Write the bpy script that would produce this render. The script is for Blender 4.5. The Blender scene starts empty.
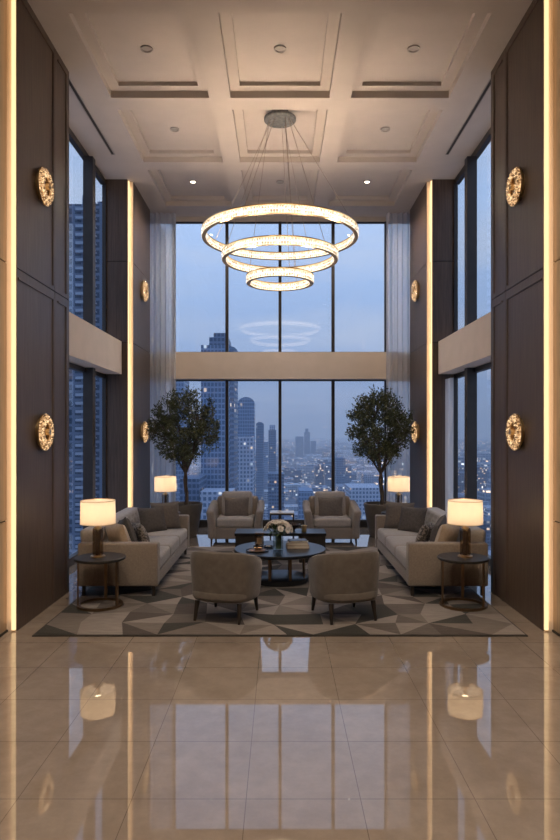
import bpy, bmesh, math, random
from mathutils import Vector, Matrix
C = bpy.context.scene
COL = C.collection
R = random.Random(7)
PI = math.pi
F = 635.0; H = 1.65; HY = 432.0
CZ = 5.37          # ceiling height

# ------------------------------------------------------------------ materials
def mat(name):
    m = bpy.data.materials.new(name); m.use_nodes = True
    nt = m.node_tree; nt.nodes.clear()
    out = nt.nodes.new('ShaderNodeOutputMaterial')
    return m, nt, out
def N(nt, t, **kw):
    n = nt.nodes.new(t)
    for k, v in kw.items():
        if hasattr(n, k) and k not in ('Scale',): setattr(n, k, v)
    return n
def L(nt, a, b): nt.links.new(a, b)
def coords(nt, scale=(1, 1, 1), kind='Object'):
    tc = nt.nodes.new('ShaderNodeTexCoord'); mp = nt.nodes.new('ShaderNodeMapping')
    mp.inputs['Scale'].default_value = scale
    L(nt, tc.outputs[kind], mp.inputs['Vector']); return mp.outputs['Vector']
def noise(nt, vec, scale, detail=3, rough=.55):
    n = nt.nodes.new('ShaderNodeTexNoise'); n.inputs['Scale'].default_value = scale
    n.inputs['Detail'].default_value = detail; n.inputs['Roughness'].default_value = rough
    L(nt, vec, n.inputs['Vector']); return n.outputs['Fac']
def ramp(nt, fac, stops):
    r = nt.nodes.new('ShaderNodeValToRGB'); e = r.color_ramp.elements
    e[0].position = stops[0][0]; e[0].color = (*stops[0][1], 1)
    e[1].position = stops[-1][0]; e[1].color = (*stops[-1][1], 1)
    for p, c in stops[1:-1]:
        x = e.new(p); x.color = (*c, 1)
    L(nt, fac, r.inputs['Fac']); return r.outputs['Color']
def math_(nt, op, a, b=None, c=None):
    n = nt.nodes.new('ShaderNodeMath'); n.operation = op
    for i, v in enumerate((a, b, c)):
        if v is None: continue
        if isinstance(v, (int, float)): n.inputs[i].default_value = v
        else: L(nt, v, n.inputs[i])
    return n.outputs[0]
def bump(nt, h, strength=.3, dist=.01):
    b = nt.nodes.new('ShaderNodeBump'); b.inputs['Strength'].default_value = strength
    b.inputs['Distance'].default_value = dist; L(nt, h, b.inputs['Height']); return b.outputs['Normal']
def pbr(name, c1, c2=None, scale=8, vscale=(1, 1, 1), rough=.6, metal=0, bumpk=0, detail=4, spec=.5, bscale=None, lo=.3, hi=.7, kind='Object', sheen=0):
    m, nt, out = mat(name)
    p = nt.nodes.new('ShaderNodeBsdfPrincipled'); L(nt, p.outputs[0], out.inputs[0])
    p.inputs['Roughness'].default_value = rough; p.inputs['Metallic'].default_value = metal
    p.inputs['Specular IOR Level'].default_value = spec
    if sheen: p.inputs['Sheen Weight'].default_value = sheen
    v = coords(nt, vscale, kind)
    f = noise(nt, v, scale, detail)
    L(nt, ramp(nt, f, [(lo, c1), (hi, c2 or c1)]), p.inputs['Base Color'])
    if bumpk:
        f2 = noise(nt, v, bscale or scale * 6, 2)
        L(nt, bump(nt, f2, bumpk), p.inputs['Normal'])
    return m
def emit(name, col, s):
    m, nt, out = mat(name)
    e = nt.nodes.new('ShaderNodeEmission'); e.inputs[0].default_value = (*col, 1); e.inputs[1].default_value = s
    L(nt, e.outputs[0], out.inputs[0]); return m

M = {}
M['ceiling'] = pbr('ceiling_plaster', (.49, .44, .40), (.53, .475, .43), 3, rough=.8)
M['wood'] = pbr('dark_walnut', (.054, .036, .026), (.118, .081, .058), 5, (14, 14, .55), rough=.45, bumpk=.05, detail=6, lo=.25, hi=.75)
M['wood_side'] = pbr('brown_wall_panel', (.19, .13, .085), (.27, .19, .13), 4, (10, 10, .4), rough=.5, detail=5)
M['groove'] = pbr('dark_groove', (.012, .010, .009), rough=.8)
M['beam'] = pbr('beam_stone', (.72, .60, .48), (.78, .65, .53), 4, rough=.6)
M['frame'] = pbr('dark_bronze_frame', (.035, .030, .028), (.045, .04, .037), 5, rough=.4, metal=.3)
M['rearwall'] = pbr('rear_wall_plaster', (.30, .22, .16), (.34, .25, .18), 2, rough=.8)
M['bronze'] = pbr('aged_bronze', (.16, .105, .06), (.22, .145, .085), 9, rough=.35, metal=.9)
M['brass'] = pbr('brass', (.62, .43, .22), (.7, .5, .27), 9, rough=.28, metal=1)
M['black'] = pbr('black_lacquer', (.010, .011, .013), (.016, .017, .019), 6, rough=.3, spec=.25)
M['blackwood'] = pbr('black_stained_wood', (.016, .014, .013), (.030, .026, .023), 5, (12, 12, 1), rough=.4, spec=.3)
M['legs'] = pbr('dark_leg_wood', (.018, .014, .012), (.03, .022, .018), 6, (8, 8, 1), rough=.4)
M['sofa'] = pbr('sofa_fabric', (.18, .147, .12), (.235, .195, .162), 60, rough=.95, bumpk=.25, bscale=420, sheen=.2)
M['cushion'] = pbr('seat_fabric', (.265, .235, .21), (.325, .29, .26), 60, rough=.95, bumpk=.25, bscale=420, sheen=.2)
M['tub'] = pbr('tub_fabric', (.09, .074, .062), (.125, .105, .088), 14, rough=.95, bumpk=.25, bscale=420, sheen=.25)
M['dkpillow'] = pbr('charcoal_fabric', (.055, .047, .042), (.085, .073, .065), 40, rough=.95, bumpk=.3, bscale=350)
M['brpillow'] = pbr('brown_fabric', (.095, .077, .064), (.13, .107, .09), 40, rough=.95, bumpk=.3, bscale=350)
M['bgpillow'] = pbr('beige_fabric', (.42, .33, .24), (.50, .40, .30), 40, rough=.9, bumpk=.3, bscale=350)
M['grpillow'] = pbr('patterned_grey_fabric', (.06, .052, .047), (.22, .19, .165), 38, rough=.95, bumpk=.3, bscale=350, detail=1, lo=.46, hi=.54)
M['planter'] = pbr('planter_stone', (.085, .072, .062), (.125, .107, .092), 7, rough=.7, bumpk=.15)
M['soil'] = pbr('soil', (.03, .022, .016), (.06, .045, .03), 40, rough=1, bumpk=.6)
M['bark'] = pbr('bark', (.07, .05, .035), (.15, .11, .08), 12, (3, 3, 1), rough=.9, bumpk=.5)
M['leaf'] = pbr('leaf', (.045, .052, .018), (.12, .125, .05), 9, rough=.45)
M['petal'] = pbr('petal', (.72, .66, .58), (.82, .77, .70), 20, rough=.7)
M['stem'] = pbr('stem', (.05, .09, .03), (.09, .14, .05), 20, rough=.6)
M['bookw'] = pbr('book_cream', (.45, .38, .31), (.5, .43, .35), 6, rough=.6)
M['bookb'] = pbr('book_brown', (.22, .12, .07), (.28, .16, .10), 6, rough=.5)
M['bookd'] = pbr('book_dark', (.03, .03, .033), (.05, .05, .055), 6, rough=.4)
M['pages'] = pbr('book_pages', (.6, .55, .47), (.68, .62, .54), 6, (1, 1, 60), rough=.8)
M['bowl'] = pbr('dark_bronze_bowl', (.035, .024, .018), (.06, .04, .03), 8, rough=.35, metal=.6)
M['slate'] = pbr('canopy_slate', (.09, .10, .10), (.2, .2, .19), 30, rough=.45, metal=.4)
M['vent'] = pbr('vent_dark', (.035, .03, .027), (.05, .045, .04), 10, rough=.8)
M['offlens'] = pbr('downlight_grey', (.34, .31, .28), (.38, .35, .32), 10, rough=.5)
M['paletop'] = pbr('pale_stone_top', (.55, .5, .45), (.62, .58, .52), 6, rough=.2)
M['cord'] = pbr('cable_steel', (.35, .30, .25), (.4, .34, .28), 8, rough=.4, metal=.7)

def glassy(name, tint, gloss=.1, rough=.02, fres=True):
    m, nt, out = mat(name)
    tr = nt.nodes.new('ShaderNodeBsdfTransparent'); tr.inputs[0].default_value = (*tint, 1)
    gl = nt.nodes.new('ShaderNodeBsdfGlossy'); gl.inputs['Roughness'].default_value = rough
    g = nt.nodes.new('ShaderNodeNewGeometry'); dt = nt.nodes.new('ShaderNodeVectorMath'); dt.operation = 'DOT_PRODUCT'
    L(nt, g.outputs['Incoming'], dt.inputs[0]); L(nt, g.outputs['Normal'], dt.inputs[1])
    # Schlick's term, the same from both sides of the sheet
    c5 = math_(nt, 'POWER', math_(nt, 'SUBTRACT', 1.0, math_(nt, 'ABSOLUTE', dt.outputs['Value'])), 5.0)
    f = math_(nt, 'MULTIPLY_ADD', c5, .9, .035 + gloss); f = math_(nt, 'MINIMUM', f, 1.0)
    mx = nt.nodes.new('ShaderNodeMixShader'); L(nt, f, mx.inputs[0])
    L(nt, tr.outputs[0], mx.inputs[1]); L(nt, gl.outputs[0], mx.inputs[2]); L(nt, mx.outputs[0], out.inputs[0])
    return m
M['pane'] = glassy('window_glass', (.95, .97, 1.0), .05, .0)
M['smoke'] = glassy('smoked_glass', (.62, .52, .42), .10, .05)
M['clear'] = glassy('clear_glass', (.85, .88, .88), .05, .02)

def sheer_mat():
    m, nt, out = mat('sheer_fabric')
    tr = nt.nodes.new('ShaderNodeBsdfTransparent'); tr.inputs[0].default_value = (.9, .9, .92, 1)
    tl = nt.nodes.new('ShaderNodeBsdfTranslucent'); tl.inputs[0].default_value = (.92, .92, .93, 1)
    df = nt.nodes.new('ShaderNodeBsdfDiffuse'); df.inputs[0].default_value = (.85, .83, .80, 1)
    a = nt.nodes.new('ShaderNodeMixShader'); a.inputs[0].default_value = .5
    b = nt.nodes.new('ShaderNodeMixShader')
    v = coords(nt, (1, 1, .02)); f = noise(nt, v, 25, 2)
    L(nt, math_(nt, 'MULTIPLY_ADD', f, .12, .60), b.inputs[0])
    L(nt, tl.outputs[0], a.inputs[1]); L(nt, df.outputs[0], a.inputs[2])
    L(nt, tr.outputs[0], b.inputs[1]); L(nt, a.outputs[0], b.inputs[2]); L(nt, b.outputs[0], out.inputs[0])
    return m
M['sheer'] = sheer_mat()

def shade_mat():
    m, nt, out = mat('lamp_shade_linen')
    tl = nt.nodes.new('ShaderNodeBsdfTranslucent'); tl.inputs[0].default_value = (.85, .72, .55, 1)
    df = nt.nodes.new('ShaderNodeBsdfDiffuse'); df.inputs[0].default_value = (.8, .72, .62, 1)
    a = nt.nodes.new('ShaderNodeMixShader'); a.inputs[0].default_value = .45
    L(nt, tl.outputs[0], a.inputs[1]); L(nt, df.outputs[0], a.inputs[2])
    e = nt.nodes.new('ShaderNodeEmission'); e.inputs[0].default_value = (1, .70, .42, 1)
    v = coords(nt, (1, 1, .4)); f = noise(nt, v, 40, 3)
    L(nt, math_(nt, 'MULTIPLY_ADD', f, .10, .10), e.inputs[1])
    s = nt.nodes.new('ShaderNodeAddShader'); L(nt, a.outputs[0], s.inputs[0]); L(nt, e.outputs[0], s.inputs[1])
    L(nt, s.outputs[0], out.inputs[0]); return m
M['shade'] = shade_mat()
M['led'] = emit('led_diffuser', (1, .66, .33), 1.0)
M['ledfar'] = emit('led_diffuser_rear', (1, .64, .33), 1.2)
M['downlit'] = emit('downlight_lit', (1, .86, .66), 14)

def crystal_mat(name, c1, c2, s1, s2, scale):
    m, nt, out = mat(name)
    v = coords(nt); vo = nt.nodes.new('ShaderNodeTexVoronoi'); vo.inputs['Scale'].default_value = scale
    L(nt, v, vo.inputs['Vector'])
    wn = nt.nodes.new('ShaderNodeTexWhiteNoise'); L(nt, vo.outputs['Position'], wn.inputs['Vector'])
    f = wn.outputs['Value']
    e = nt.nodes.new('ShaderNodeEmission'); L(nt, ramp(nt, f, [(0, c1), (1, c2)]), e.inputs[0])
    L(nt, math_(nt, 'MULTIPLY_ADD', math_(nt, 'POWER', f, 2.0), s2 - s1, s1), e.inputs[1])
    g = nt.nodes.new('ShaderNodeBsdfGlossy'); g.inputs['Roughness'].default_value = .1; g.inputs[0].default_value = (.3, .3, .3, 1)
    s = nt.nodes.new('ShaderNodeAddShader'); L(nt, e.outputs[0], s.inputs[0]); L(nt, g.outputs[0], s.inputs[1])
    L(nt, s.outputs[0], out.inputs[0]); return m
M['crystal'] = crystal_mat('lit_crystal', (1, .70, .42), (1, .82, .60), .34, 1.45, 60)
M['crystal_core'] = emit('lit_led_core', (1, .76, .50), 2.0)
M['sconce'] = crystal_mat('lit_amber_crystal', (1, .40, .12), (1, .68, .36), .02, .95, 55)

def floor_mat():
    m, nt, out = mat('polished_beige_marble')
    p = nt.nodes.new('ShaderNodeBsdfPrincipled'); L(nt, p.outputs[0], out.inputs[0])
    v = coords(nt)
    n1 = noise(nt, v, 1.6, 8, .65); n2 = noise(nt, v, 9, 6, .7)
    f = math_(nt, 'MULTIPLY_ADD', n2, .45, math_(nt, 'MULTIPLY', n1, .6))
    base = ramp(nt, f, [(.36, (.235, .186, .145)), (.50, (.275, .222, .178)), (.64, (.32, .265, .215))])
    # joints
    sp = nt.nodes.new('ShaderNodeSeparateXYZ'); L(nt, v, sp.inputs[0])
    def joint(o, off, pitch, w):
        a = math_(nt, 'DIVIDE', math_(nt, 'ADD', o, off), pitch)
        fr = math_(nt, 'FRACT', a)
        d = math_(nt, 'MINIMUM', fr, math_(nt, 'SUBTRACT', 1.0, fr))
        return math_(nt, 'LESS_THAN', d, w)
    j = math_(nt, 'MAXIMUM', joint(sp.outputs[0], .152 + 5.14, .514, .0032), joint(sp.outputs[1], 5.3 - 2.855, .53, .0038))
    mx = nt.nodes.new('ShaderNodeMix'); mx.data_type = 'RGBA'
    L(nt, j, mx.inputs[0]); L(nt, base, mx.inputs[6]); mx.inputs[7].default_value = (.13, .105, .085, 1)
    L(nt, mx.outputs[2], p.inputs['Base Color'])
    L(nt, math_(nt, 'MULTIPLY_ADD', n2, .03, .012), p.inputs['Roughness'])
    p.inputs['Coat Weight'].default_value = .5; p.inputs['Coat Roughness'].default_value = .008
    p.inputs['Coat IOR'].default_value = 1.6
    return m
M['floor'] = floor_mat()

def tower_mat(name, wall, glass, fx, fz, lit=.1, strength=1.0, rough=.25, seed=0.0, wx=.75, wz=.6, warm=True):
    """facade: a grid of glass panes in a wall, a few of them lit"""
    m, nt, out = mat(name)
    p = nt.nodes.new('ShaderNodeBsdfPrincipled'); L(nt, p.outputs[0], out.inputs[0])
    g = nt.nodes.new('ShaderNodeNewGeometry'); sp = nt.nodes.new('ShaderNodeSeparateXYZ'); L(nt, g.outputs['Position'], sp.inputs[0])
    nsp = nt.nodes.new('ShaderNodeSeparateXYZ'); L(nt, g.outputs['Normal'], nsp.inputs[0])
    u = math_(nt, 'MULTIPLY', math_(nt, 'ADD', sp.outputs[0], sp.outputs[1]), 1.0 / fx)
    w = math_(nt, 'MULTIPLY', math_(nt, 'ADD', sp.outputs[2], 300.0 + seed), 1.0 / fz)
    iu = math_(nt, 'FLOOR', u); iw = math_(nt, 'FLOOR', w)
    win = math_(nt, 'MULTIPLY', math_(nt, 'LESS_THAN', math_(nt, 'SUBTRACT', u, iu), wx), math_(nt, 'LESS_THAN', math_(nt, 'SUBTRACT', w, iw), wz))
    side = math_(nt, 'LESS_THAN', math_(nt, 'ABSOLUTE', nsp.outputs[2]), .5)
    win = math_(nt, 'MULTIPLY', win, side)
    cb = nt.nodes.new('ShaderNodeCombineXYZ'); L(nt, iu, cb.inputs[0]); L(nt, iw, cb.inputs[1]); cb.inputs[2].default_value = seed
    wn = nt.nodes.new('ShaderNodeTexWhiteNoise'); L(nt, cb.outputs[0], wn.inputs['Vector'])
    on = math_(nt, 'MULTIPLY', math_(nt, 'GREATER_THAN', wn.outputs['Value'], 1 - lit), win)
    mx = nt.nodes.new('ShaderNodeMix'); mx.data_type = 'RGBA'; L(nt, win, mx.inputs[0])
    mx.inputs[6].default_value = (*wall, 1); mx.inputs[7].default_value = (*glass, 1)
    L(nt, mx.outputs[2], p.inputs['Base Color'])
    L(nt, math_(nt, 'MULTIPLY_ADD', win, rough - .8, .8), p.inputs['Roughness'])
    wc = nt.nodes.new('ShaderNodeSeparateColor'); L(nt, wn.outputs['Color'], wc.inputs[0])
    L(nt, ramp(nt, wc.outputs[1], [(0, (1, .62, .32)), (.55, (1, .80, .58)), (1, (.75, .88, 1))]), p.inputs['Emission Color'])
    L(nt, math_(nt, 'MULTIPLY', on, math_(nt, 'MULTIPLY_ADD', wc.outputs[2], strength, strength * .3)), p.inputs['Emission Strength'])
    return m
M['t_blue'] = tower_mat('blue_glass_tower', (.20, .29, .45), (.07, .13, .23), 2.4, 3.6, .02, .5, seed=3, wz=.7)
M['t_dark'] = tower_mat('dark_glass_tower', (.12, .18, .29), (.04, .08, .15), 2.6, 3.6, .03, .5, seed=9)
M['t_pale'] = tower_mat('pale_tower', (.42, .48, .60), (.10, .16, .26), 3, 3.6, .06, .5, seed=5, wx=.6)
M['t_apart'] = tower_mat('apartment_facade', (.13, .18, .27), (.03, .06, .11), 3.6, 3.3, .018, .6, seed=2, wx=.7, wz=.68)
M['t_slab'] = pbr('balcony_concrete', (.28, .34, .44), (.34, .40, .50), 3, rough=.8)
M['c_a'] = tower_mat('city_block_pale', (.42, .48, .58), (.08, .12, .2), 3.6, 3.4, .17, .8, seed=11)
M['c_b'] = tower_mat('city_block_dark', (.10, .14, .22), (.04, .06, .11), 3.6, 3.4, .15, .8, seed=17)
M['c_c'] = tower_mat('city_block_mid', (.24, .29, .40), (.05, .09, .16), 4.2, 3.6, .2, .85, seed=23)
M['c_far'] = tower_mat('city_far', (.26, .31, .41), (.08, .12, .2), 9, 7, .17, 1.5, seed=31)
def ground_mat():
    m, nt, out = mat('city_ground')
    p = nt.nodes.new('ShaderNodeBsdfPrincipled'); L(nt, p.outputs[0], out.inputs[0]); p.inputs['Roughness'].default_value = .9
    v = coords(nt); f = noise(nt, v, .006, 8, .7)
    L(nt, ramp(nt, f, [(.4, (.07, .09, .14)), (.6, (.2, .25, .34))]), p.inputs['Base Color'])
    vo = nt.nodes.new('ShaderNodeTexVoronoi'); vo.inputs['Scale'].default_value = .045; L(nt, v, vo.inputs['Vector'])
    p.inputs['Emission Color'].default_value = (1, .72, .45, 1)
    L(nt, math_(nt, 'MULTIPLY', math_(nt, 'LESS_THAN', vo.outputs['Distance'], .12), 1.3), p.inputs['Emission Strength'])
    return m
M['ground'] = ground_mat()

# ------------------------------------------------------------------ mesh helpers
def bmn(): return bmesh.new()
def box(bm, x0, x1, y0, y1, z0, z1, mi=0):
    vs = [bm.verts.new((x, y, z)) for x in (x0, x1) for y in (y0, y1) for z in (z0, z1)]
    for q in ((0, 1, 3, 2), (4, 6, 7, 5), (0, 4, 5, 1), (2, 3, 7, 6), (0, 2, 6, 4), (1, 5, 7, 3)):
        f = bm.faces.new([vs[i] for i in q]); f.material_index = mi
    return vs
def bevbox(bm, x0, x1, y0, y1, z0, z1, b=.005, seg=2):
    t = bmn(); box(t, x0, x1, y0, y1, z0, z1)
    bmesh.ops.bevel(t, geom=t.edges[:] + t.verts[:], offset=b, segments=seg, affect='EDGES', profile=.5)
    me = bpy.data.meshes.new('tmp'); t.to_mesh(me); t.free(); bm.from_mesh(me); bpy.data.meshes.remove(me)
def soft(bm, c, s, r=.04, n=6, fn=None, rot=None):
    """rounded box centred at c, size s, corner radius r, n inner cuts; fn displaces the local point"""
    h = [v / 2 for v in s]; r = min(r, min(h) * .98)
    def ax(hh):
        a = [-hh + r * (1 - math.cos(t * PI / 8)) * 1.0 for t in range(0, 4)]
        a = [-hh, -hh + .12 * r, -hh + .4 * r, -hh + r]
        inner = [-hh + r + (2 * hh - 2 * r) * i / n for i in range(1, n)]
        return a + inner + [-v for v in reversed(a)]
    A = [ax(h[0]), ax(h[1]), ax(h[2])]
    cache = {}
    def vert(p):
        k = tuple(round(v, 6) for v in p)
        if k in cache: return cache[k]
        inn = Vector([max(-(h[i] - r), min(h[i] - r, p[i])) for i in range(3)])
        d = Vector(p) - inn
        q = inn + d.normalized() * r if d.length > 1e-9 else Vector(p)
        if fn: q = fn(q)
        if rot: q = rot @ q
        v = bm.verts.new(q + Vector(c)); cache[k] = v; return v
    for a in range(3):
        b, d = (a + 1) % 3, (a + 2) % 3
        for sg in (-1, 1):
            for i in range(len(A[b]) - 1):
                for j in range(len(A[d]) - 1):
                    ps = []
                    for (ii, jj) in ((i, j), (i + 1, j), (i + 1, j + 1), (i, j + 1)):
                        p = [0, 0, 0]; p[a] = sg * h[a]; p[b] = A[b][ii]; p[d] = A[d][jj]; ps.append(vert(p))
                    if sg < 0: ps.reverse()
                    if len(set(ps)) == 4: bm.faces.new(ps)
def lathe(bm, prof, seg=32, c=(0, 0, 0), cap=True):
    rings = []
    for (r, z) in prof:
        rings.append([bm.verts.new((c[0] + r * math.cos(2 * PI * k / seg), c[1] + r * math.sin(2 * PI * k / seg), c[2] + z)) for k in range(seg)])
    for a, b in zip(rings, rings[1:]):
        for k in range(seg):
            bm.faces.new((a[k], a[(k + 1) % seg], b[(k + 1) % seg], b[k]))
    if cap:
        if prof[0][0] > 1e-5: bm.faces.new(list(reversed(rings[0])))
        if prof[-1][0] > 1e-5: bm.faces.new(rings[-1])
def ring(bm, prof, R_, seg=96, c=(0, 0, 0)):
    """closed profile of (dr, dz) swept round radius R_"""
    rows = []
    for k in range(seg):
        a = 2 * PI * k / seg
        rows.append([bm.verts.new((c[0] + (R_ + dr) * math.cos(a), c[1] + (R_ + dr) * math.sin(a), c[2] + dz)) for dr, dz in prof])
    n = len(prof)
    for k in range(seg):
        A, B = rows[k], rows[(k + 1) % seg]
        for i in range(n):
            bm.faces.new((A[i], B[i], B[(i + 1) % n], A[(i + 1) % n]))
def tube(bm, pts, rad, seg=8, cap=True):
    pts = [Vector(p) for p in pts]
    if isinstance(rad, (int, float)): rad = [rad] * len(pts)
    rows = []
    for i, p in enumerate(pts):
        d = (pts[min(i + 1, len(pts) - 1)] - pts[max(i - 1, 0)]).normalized()
        u = d.cross(Vector((0, 0, 1)));
        if u.length < .05: u = d.cross(Vector((0, 1, 0)))
        u.normalize(); w = d.cross(u)
        rows.append([bm.verts.new(p + (u * math.cos(2 * PI * k / seg) + w * math.sin(2 * PI * k / seg)) * rad[i]) for k in range(seg)])
    for a, b in zip(rows, rows[1:]):
        for k in range(seg): bm.faces.new((a[k], a[(k + 1) % seg], b[(k + 1) % seg], b[k]))
    if cap: bm.faces.new(list(reversed(rows[0]))); bm.faces.new(rows[-1])
def prism(bm, poly, z0, z1):
    a = [bm.verts.new((x, y, z0)) for x, y in poly]; b = [bm.verts.new((x, y, z1)) for x, y in poly]
    n = len(poly)
    for i in range(n): bm.faces.new((a[i], a[(i + 1) % n], b[(i + 1) % n], b[i]))
    bm.faces.new(list(reversed(a))); bm.faces.new(b)
def obj(name, bm, m, parent=None, smooth=False, loc=None):
    bmesh.ops.recalc_face_normals(bm, faces=bm.faces[:])
    me = bpy.data.meshes.new(name); bm.to_mesh(me); bm.free()
    for x in (m if isinstance(m, (list, tuple)) else [m]): me.materials.append(M[x] if isinstance(x, str) else x)
    if smooth:
        for p in me.polygons: p.use_smooth = True
        try: me.set_sharp_from_angle(angle=math.radians(38))
        except Exception: pass
    o = bpy.data.objects.new(name, me); COL.objects.link(o)
    if parent: o.parent = parent
    if loc: o.location = loc
    return o
def tag(o, label, cat, group=None, kind=None):
    o['label'] = label; o['category'] = cat
    if group: o['group'] = group
    if kind: o['kind'] = kind
    return o
def thing(name, label, cat, loc=(0, 0, 0), rz=0, group=None):
    o = bpy.data.objects.new(name, None); COL.objects.link(o)
    o.empty_display_size = .1
    o.location = loc; o.rotation_euler = (0, 0, rz); return tag(o, label, cat, group)
def struct(name, bm, m, parent=None):
    o = obj(name, bm, m, parent)
    if not parent: o['kind'] = 'structure'
    return o
def dup(root, loc, rz, label=None, group=None, scale=None):
    kids = [c for c in bpy.data.objects if c.parent == root]
    r = root.copy(); COL.objects.link(r); r.location = loc; r.rotation_euler = (0, 0, rz)
    if label: r['label'] = label
    if group: r['group'] = group
    if scale: r.scale = scale
    for ch in kids:
        subs = [c for c in bpy.data.objects if c.parent == ch]
        c = ch.copy(); COL.objects.link(c); c.parent = r
        for g in subs:
            d = g.copy(); COL.objects.link(d); d.parent = c
    return r

# ------------------------------------------------------------------ room shell
YB = 11.0; YR = -3.0; XP = 2.262; XC = 2.18; XW = 2.57
b = bmn(); box(b, -2.65, 2.65, YR, YB + .1, -.2, 0); struct('floor', b, 'floor')
b = bmn()
xb = [-2.65, -1.88, -.79, -.55, .55, .79, 1.88, 2.65]
ys = [5.64 + 1.69 * k for k in (-5, -4, -3, -2, -1, 0, 1, 2)]
yb = [YR]
for y in ys: yb += [y, y + 1.43]
yb.append(YB + .1)
for i in range(7):
    for j in range(len(yb) - 1):
        x0, x1, y0, y1 = xb[i], xb[i + 1], yb[j], yb[j + 1]
        if i in (1, 3, 5) and j % 2 == 1:
            w1, z1, w2, z2 = .03, CZ + .075, .11, CZ + .076
            for (a, zz, e) in ((0, z1, w2),):
                box(b, x0 + a, x1 - a, y0 + a, y0 + e, zz, CZ + .3); box(b, x0 + a, x1 - a, y1 - e, y1 - a, zz, CZ + .3)
                box(b, x0 + a, x0 + e, y0 + e, y1 - e, zz, CZ + .3); box(b, x1 - e, x1 - a, y0 + e, y1 - e, zz, CZ + .3)
            box(b, x0 + w2, x1 - w2, y0 + w2, y1 - w2, CZ + .118, CZ + .3)
        else: box(b, x0, x1, y0, y1, CZ, CZ + .3)
struct('ceiling', b, 'ceiling')
b = bmn(); box(b, -2.65, 2.65, YR - .15, YR, 0, CZ); struct('wall_rear', b, 'rearwall')

ti = [0]
def trim_name(): ti[0] += 1; return 'trim_%d' % ti[0]
for sd, s in (('left', -1), ('right', 1)):
    def bx(b, x0, x1, y0, y1, z0, z1):
        box(b, min(s * x0, s * x1), max(s * x0, s * x1), y0, y1, z0, z1)
    # near wall: panels with dark joints
    b = bmn(); bx(b, XP + .012, 2.62, YR, 5.26, 0, CZ); w = struct('wall_' + sd, b, 'groove')
    ycuts = [YR, -1.4, .6, 2.6, 4.4, 5.26]; zc = [0, .915, 3.05, CZ]
    b = bmn()
    for y0, y1 in zip(ycuts, ycuts[1:]):
        for z0, z1 in zip(zc, zc[1:]): bx(b, XP, XP + .013, y0 + .004, y1 - (0 if y1 > 5 else .004), z0 + .006, z1 - .006)
    obj('wall_panel', b, 'wood_side', w)
    # near pillar
    b = bmn(); bx(b, XC + .012, 2.62, 5.26, 6.56, 0, CZ); p = struct('wall_%s_pillar' % sd, b, 'groove')
    for k, (z0, z1) in enumerate(((0, 3.005), (3.015, CZ))):
        b = bmn()
        bx(b, XC, XC + .013, 5.26, 6.142, z0, z1); bx(b, XC, XC + .013, 6.150, 6.56, z0, z1)
        # raised mouldings leave a thin inset frame
        for (y0, y1) in ((5.26, 6.10), (6.20, 6.47)):
            e = .010; t = .016
            zz0 = z0 + (.04 if k == 0 else .04); zz1 = z1 - .07
            for q in ((y1 - t, y1, zz0, zz1), (y0 + .02, y1 - t, zz1 - t, zz1)):
                bx(b, XC - e, XC + .001, *q)
        obj('pillar_panel', b, 'wood', p)
    # end face of the pillar towards the entrance and towards the window
    b = bmn(); bx(b, XC + .004, 2.60, 5.2555, 5.262, 0, CZ); obj('strip_reflector', b, 'beam', p)
    b = bmn(); bx(b, XC, 2.60, 6.559, 6.565, 0, CZ); obj('pillar_end', b, 'wood', p)
    # far pillar with a chamfered corner for its light strip
    poly = [(2.62, 9.35), (2.245, 9.35), (2.245, 9.44), (XC, 9.44), (XC, 10.65), (2.62, 10.65)]
    b = bmn(); prism(b, [(s * x, y) for x, y in poly], 0, 2.965); prism(b, [(s * x, y) for x, y in poly], 2.975, 4.16)
    prism(b, [(s * x, y) for x, y in poly], 4.17, CZ)
    p2 = struct('wall_%s_far_pillar' % sd, b, 'wood')
    b = bmn(); prism(b, [(s * x, y) for x, y in [(2.60, 9.36), (2.26, 9.36), (XC + .02, 9.5), (XC + .02, 10.64), (2.6, 10.64)]], 2.96, 4.175)
    obj('joint_backing', b, 'groove', p2)
    # wall behind the curtain
    b = bmn(); bx(b, 2.5, 2.62, 10.65, YB + .1, 0, CZ); struct('wall_%s_return' % sd, b, 'wood')
    # side balcony beam
    b = bmn(); bx(b, 2.33, 2.66, 6.565, 9.345, 2.50, 2.98); struct(trim_name(), b, 'beam')
    # side window: frame and panes
    b = bmn()
    wn = 'window_%d' % (1 if s < 0 else 2)
    bx(b, XW, XW + .07, 6.56, 9.35, 0, .10); bx(b, XW, XW + .07, 6.56, 9.35, CZ - .08, CZ)
    bx(b, XW, XW + .07, 6.56, 9.35, 2.44, 2.52)
    wf = struct(wn, b, 'frame')
    for z0, z1 in ((.1, 2.5), (2.97, CZ - .08)):
        b = bmn(); bx(b, 2.47, 2.60, 8.38, 8.50, z0, z1); obj('mullion', b, 'frame', wf)
        b = bmn(); bx(b, 2.50, 2.60, 6.566, 6.60, z0, z1); bx(b, 2.555, 2.60, 9.31, 9.345, z0, z1); obj('window_frame', b, 'frame', wf)
        for (y0, y1) in ((6.60, 8.40), (8.48, 9.31)):
            b = bmn(); x = s * (XW + .03)
            vs = [b.verts.new(q) for q in ((x, y0, z0), (x, y1, z0), (x, y1, z1), (x, y0, z1))]; b.faces.new(vs)
            obj('window_pane', b, 'pane', wf)
    b = bmn(); bx(b, XP - .012, XP, YR, 5.26, 0, .015); struct('baseboard_%s' % sd, b, 'groove')
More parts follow.
